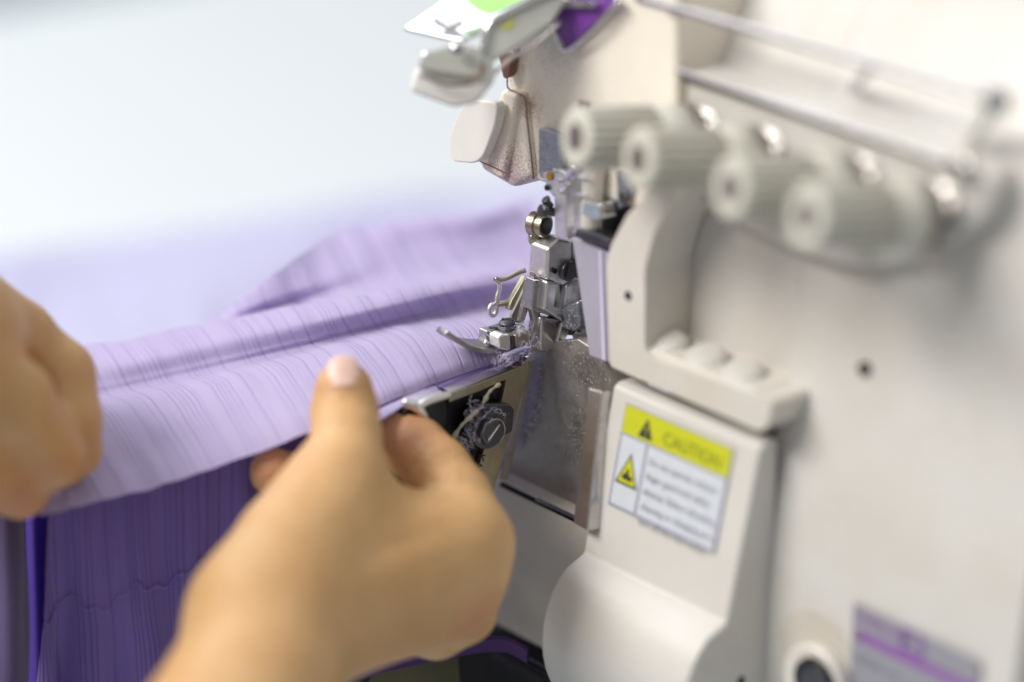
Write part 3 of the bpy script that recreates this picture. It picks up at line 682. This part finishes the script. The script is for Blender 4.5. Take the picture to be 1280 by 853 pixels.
# folded-under seam allowance: second layer just below and outside the edge
e = [(660,441,-.6),(640,448,-.6),(600,461,-.8),(560,476,-.8),(520,491,-.9),(490,505,-1),(465,518,-1.4),(440,532,-2)]
c2 = [[tuple(QZ(a, b+dy, z)) for a, b, z in e] for dy in (-10, -2, 0)]
c2.append([tuple(QZ(a, b+w_, z-.2)) for (a, b, z), w_ in zip(e, [0, 1, 2, 3.5, 7, 11, 13, 12])])
c2.append([tuple(QZ(a, b+w_+.6, z-.9)) for (a, b, z), w_ in zip(e, [0, 1, 2, 3.5, 7, 11, 13, 12])])
cloth('seam_allowance', c2, 240, 30, 'cloth_far', lambda V, U: V*0, riblist(0, 60), g, depth=.12, width=.25, wave=.2)
ts = []; tl_ = []
E_ = [QZ(a, b+1.2, z+.25) for a, b, z in e]
for i in range(90):
    t = i/90*(len(e)-2); p = cr(E_, t); p2 = cr(E_, t+.03)
    off = Vector((2.0, 0, -.5))*(.25+.75*min(1, t/5))
    (ts if t < 3.4 else tl_).append(tube_vf([p+Vector((-.2,0,.15)), (p+p2)/2+off*.5+Vector((0,0,.2)), p2+off], .13, 5, 2))
merge('serged_edge', ts, 'thread', g, sm=True); merge('serged_edge_loose', tl_, 'thread_l', g, sm=True)
tube('thread_tail', [PX(628,446,6), PX(640,441,7), PX(650,437,7), PX(660,434,7)], .55, 'thread_l', g, n=8)
# part of the garment that hangs from the edge, its shade put into the cloth colour
hx_ = [548, 524, 480, 400, 300, 230, 170, 125, 98, 86]
hy = [479, 487, 503, 537, 574, 597, 614, 626, 632, 636]
hang = []
for k in range(6):
    row = []
    for i, (x, y) in enumerate(zip(hx_, hy)):
        wv = 4.5*sin(i*2.3+k*.5)*k/5
        p = QZ(x, y, -1.5)+Vector((-9-k*2.2+wv, -k*1.0, -k*17.0-(2 if k else 0)))
        row.append(tuple(p))
    hang.append(row)
def hfold(U, V): return .5*np.sin(U*.17+1+V*.03)*np.clip(V/20,0,1)-.7*np.exp(-((V-34-2.2*np.sin(U*.35)-.9*np.sin(U*1.1))/.55)**2)+ .9*np.sin(U*.42+.6*np.sin(V*.05)+.02*V)*np.clip(V/25, 0, 1)
cloth('hanging_panel', hang, 620, 260, 'cloth_hang_shaded', lambda V, U: V*.12, riblist(-30, 260), g, depth=.3, width=.34, wave=1.0, disp=hfold)
sm_ = []
P_ = [PX(a, b, 0)+Vector((-7,0,0)) for a, b in [(86,728),(120,736),(150,742),(178,750),(205,742),(232,750)]]
# sleeve part at the far left, hanging nearer than the panel
sl = []
for k in range(5):
    sl.append([tuple(D(x+k*sx, 632+k*70+dy, d)) for x, dy, d, sx in [(-60,-40,716,-4),(-20,-20,712,-2),(6,0,708,0),(24,6,712,1),(34,10,724,1)]])
cloth('hanging_sleeve', sl, 200, 200, 'cloth_sleeve_shaded', lambda V, U: V*0, riblist(0, 60), g, depth=.3, width=.3, wave=1.0)
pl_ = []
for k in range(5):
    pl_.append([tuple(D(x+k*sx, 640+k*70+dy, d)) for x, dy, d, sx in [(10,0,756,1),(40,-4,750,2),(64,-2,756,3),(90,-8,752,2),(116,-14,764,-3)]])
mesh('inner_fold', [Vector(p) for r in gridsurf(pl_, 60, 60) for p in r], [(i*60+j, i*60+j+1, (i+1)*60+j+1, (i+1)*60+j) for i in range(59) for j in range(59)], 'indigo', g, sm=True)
# the finished length lying on the table behind
fz = []
FX = [760, 690, 600, 500, 380, 250, 120, 0, -140, -300]
FT = [210, 222, 236, 240, 262, 282, 300, 316, 336, 360]
for k, zz in enumerate([-62, -50, -46, -50, -58, -66, -72, -90]):
    fr_ = k/7
    row = []
    for i, (x, t) in enumerate(zip(FX, FT)):
        row.append(tuple(PZ(x, t+(1-fr_)*(330), zz+6*sin(i*1.7+k*1.1))))
    fz.append(row)
cloth('far_panel', fz, 260, 160, 'cloth_table', lambda V, U: V*.3, [], g, depth=0, wave=.8)
adopt(g)

# ================================================================== THE OPERATOR'S HANDS
def ZP(px, py, z): return PZ(px, py, z)
per = empty('person', (150, -200, -60), 'two bare hands of a seamstress guiding the lavender cloth toward the needle', 'person')
tipT = PZ(430, 488, 8.6); dirT = (tipT-D(432, 545, 697))
ti = PZ(484, 537, -9.8)
R = [
 (9, [(D(250,960,628), 19.5), (D(302,868,652), 18.2), (D(334,790,668), 17.4)]),
 (9, [(D(290,940,634), 17), (D(332,856,658), 15.5), (D(345,800,672), 15)]),
 (8, [(D(330,765,670), 17.5), (D(372,690,680), 15.5), (D(412,628,688), 13)]),           # thenar
 (5, [(D(405,640,687), 13), (D(428,590,690), 10.6), (D(433,545,697), 8.5), (D(431,515,702), 8.3), (tipT, 7.3)]),
 (8, [(D(345,770,676), 16), (D(460,710,690), 13.5), (D(578,676,703), 11.2)]),           # index metacarpal
 (8, [(D(340,790,676), 15), (D(470,742,692), 12.5), (D(582,716,706), 9.8)]),            # middle
 (8, [(D(340,800,678), 14), (D(460,762,694), 11.5), (D(560,748,706), 9.2)]),            # ring
 (8, [(D(335,800,676), 13.5), (D(440,775,694), 10.5), (D(515,768,704), 8.6)]),          # little
 (9, [(D(436,640,692), 10), (D(500,668,698), 9.5), (D(565,672,704), 9.5)]),             # web of the thumb
 (3, [(D(588,676,705), 10.4), (D(570,622,711), 8.8), (D(548,588,716), 8.3), (D(520,560,721), 7.9), (ti, 7.0)]),
 (3, [(D(584,716,706), 9.4), (D(578,764,712), 8.4), (D(540,776,728), 7.6), (D(470,690,730), 7.4), (D(405,612,735), 7.4), (QZ(342,590,-9), 6.2)]),
 (3, [(D(560,748,706), 8.8), (D(545,786,714), 7.6), (D(500,780,732), 7.1), (D(430,700,734), 6.9), (D(375,650,722), 6.4)]),
 (3, [(D(515,768,704), 8.2), (D(490,792,714), 6.8), (D(450,770,728), 6.2), (D(410,720,728), 5.8)]),
]
nz = (D(430,470,660)-D(430,470,700)).normalized()
nT = (nz*1.2+Vector((0,0,.75))).normalized()
CR = [(D(418,548,687.5), D(448,546,687.5), .7, .55), (D(416,556,687.5), D(450,555,687.5), .6, .4),
      (D(515,588,710), D(543,552,710), .8, .5), (D(395,712,668), D(560,664,692), 2.6, .9), (D(400,760,672), D(560,700,694), 2.6, 1.0),
      (D(405,790,676), D(540,742,696), 2.2, .8), (D(340,700,664), D(470,690,678), 1.6, -.5), (D(300,800,650), D(410,745,668), 1.5, -.5),
      (D(470,590,690), D(505,630,692), 1.2, .5), (D(478,600,688), D(520,640,692), .8, .35), (D(420,542,687), D(446,540,687), .5, .35),
      (D(600,640,696), D(628,664,700), .8, .3), (D(585,735,696), D(612,748,702), 1.6, .9), (D(562,640,698), D(540,600,706), 1.2, .3)]
SKIN_RED = [(D(590,770,700), 12), (D(500,530,712), 16), (D(338,588,712), 16), (D(30,625,690), 20), (tipT, 9), (D(450,800,690), 14)]
M['skin'] = skin()
M['nail'] = plain('fingernail', (.78, .52, .43), .4)
hr = hand('hand', R, CR, per); hr['label'] = 'right hand pinching the cloth edge between thumb and index finger'
aT = dirT.normalized(); n_ = (nT-aT*nT.dot(aT)).normalized()
nail(tipT+aT*2.2+n_*7.0, aT, n_, 8.8, 8.4, 6.6, hr)
def D(px, py, d, _D=D): return _D(px-12, py-6, d+36)
Lh_ = [
 (10, [(D(-260,330,600), 22), (D(-120,400,630), 19), (D(-40,430,645), 15)]),
 (8, [(D(-160,350,630), 20), (D(-50,396,654), 13), (D(30,432,664), 9.5)]),
 (3, [(D(-110,440,630), 15), (D(-25,472,640), 11.0), (D(28,507,645), 9.6), (D(60,548,653), 8.3), (D(84,580,656), 6.9)]),   # index, nearest
 (2.5, [(D(-60,390,658), 13), (D(30,436,668), 10), (D(84,476,668), 8.9), (D(98,530,664), 7.8), (D(103,568,668), 6.8), (D(92,585,672), 6)]),
 (4, [(D(-60,380,668), 13), (D(30,430,675), 9.5), (D(78,476,680), 8.2), (D(88,530,682), 7), (D(70,566,684), 6.2)]),
 (4, [(D(-70,385,676), 12), (D(0,430,686), 8.5), (D(50,480,690), 7.2), (D(60,530,690), 6.2), (D(40,560,690), 5.6)]),
 (6, [(D(-120,520,635), 14), (D(-50,565,645), 10.5), (D(0,596,652), 8.8), (D(36,618,660), 7.2)]),                     # thumb below the cloth
]
Lh_ = [(k, [(p, r*1.04) for p, r in ch]) for k, ch in Lh_]
hl = hand('hand', Lh_, [(D(30,520,645), D(66,548,650), .9, .5), (D(20,488,640), D(48,470,646), .9, .4), (D(70,500,662), D(104,488,662), .8, .4), (D(60,460,656), D(94,560,660), 1.4, 1.3), (D(0,430,652), D(60,460,656), 1.4, .8)], per); hl['label'] = 'left hand closed on the gathered end of the cloth'
def D(px, py, d): return CAM + d*ray(px, py)
adopt(per)

# ================================================================== SURROUNDINGS
def struct(name, vs, mat):
    o = mesh(name, vs, [tuple(range(len(vs)))], mat); o['kind'] = 'structure'; return o
M['table'] = plain('white_table', (.63, .665, .68), .45)
M['floor'] = plain('pale_floor', (.50, .56, .60), .6)
tb = box('work_table', -820, 500, -40, 1500, -128, -120, 'table', None, bevel=2); tb['kind'] = 'structure'
struct('floor', [(-6000,-4000,-820), (4000,-4000,-820), (4000,6000,-820), (-6000,6000,-820)], 'floor')
# violet cloth and a metal ruler lying by the machine's foot
vc = []
for k in range(5):
    vc.append([tuple(D(x, y+k*4, d+k*1)) for x, y, d in [(330,872,735),(400,845,742),(460,828,746),(520,814,750),(570,804,752),(605,798,752),(635,799,752),(660,812,752)]])
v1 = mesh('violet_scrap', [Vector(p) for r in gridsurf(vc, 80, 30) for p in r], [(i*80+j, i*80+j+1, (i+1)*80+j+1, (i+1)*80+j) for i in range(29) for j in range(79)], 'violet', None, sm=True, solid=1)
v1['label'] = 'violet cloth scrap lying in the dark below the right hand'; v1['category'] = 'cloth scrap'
M['olive'] = plain('olive_wood', (.10, .095, .05), .5)
rl = prism('wooden_ruler', [D(a, b, 762) for a, b in [(470,832),(572,812),(580,900),(440,900)]], ray(500, 840)*3, 'olive', None, bevel=.6)
rl['label'] = 'dim olive wooden strip at the bottom edge below the violet cloth'; rl['category'] = 'wooden strip'
ap = prism('apron', [D(a, b, 790) for a, b in [(-200,560),(330,560),(640,830),(900,1100),(-200,1100)]], ray(300, 800)*6, 'dull_black', None, bevel=2)
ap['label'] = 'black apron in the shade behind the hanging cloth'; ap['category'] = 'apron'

# ================================================================== LIGHT
w = bpy.data.worlds.new('World'); sc.world = w; w.use_nodes = True; nt = w.node_tree; bg = nt.nodes['Background']
tc = N(nt, 'ShaderNodeTexCoord'); sp = N(nt, 'ShaderNodeSeparateXYZ'); nt.links.new(tc.outputs['Generated'], sp.inputs[0])
cc = mixc(nt, ramp(nt, math_(nt, 'MULTIPLY_ADD', sp.outputs[0], -.25, sp.outputs[2]), 0, .8), (.13, .125, .13), (.93, .96, 1.0))
nt.links.new(cc, bg.inputs[0]); bg.inputs[1].default_value = WORLD = .85
def area(name, loc, aim, sx, sy, power, colr):
    l = bpy.data.lights.new(name, 'AREA'); l.shape = 'RECTANGLE'; l.size = sx; l.size_y = sy; l.energy = power; l.color = colr
    o = bpy.data.objects.new(name, l); col.objects.link(o); o.location = loc
    o.rotation_euler = (Vector(aim)-Vector(loc)).to_track_quat('-Z', 'Y').to_euler(); return o
area('window_light', (-1.5, .1, 1.1), (0, 0, 0), 1.4, 1.2, 12, (.93, .97, 1))
area('ceiling_lamp', (-.45, -1.25, 1.25), (0, 0, 0), 1.2, .5, 34, (1, .97, .92))
# ================================================================== CAMERA
cam = bpy.data.cameras.new('camera'); co = bpy.data.objects.new('camera', cam); col.objects.link(co)
co.matrix_world = Matrix(((R_.x, UP.x, -FW.x, CAM.x*S), (R_.y, UP.y, -FW.y, CAM.y*S), (R_.z, UP.z, -FW.z, CAM.z*S), (0, 0, 0, 1)))
cam.lens = 100; cam.sensor_width = 36; cam.clip_start = .02; cam.clip_end = 60
cam.dof.use_dof = True; cam.dof.focus_distance = .742; cam.dof.aperture_fstop = 2.8; cam.dof.aperture_blades = 0
sc.camera = co
sc.render.engine = 'CYCLES'
sc.cycles.use_denoising = True
sc.view_settings.view_transform = 'Standard'; sc.view_settings.look = 'None'; sc.view_settings.exposure = 0; sc.view_settings.gamma = 1
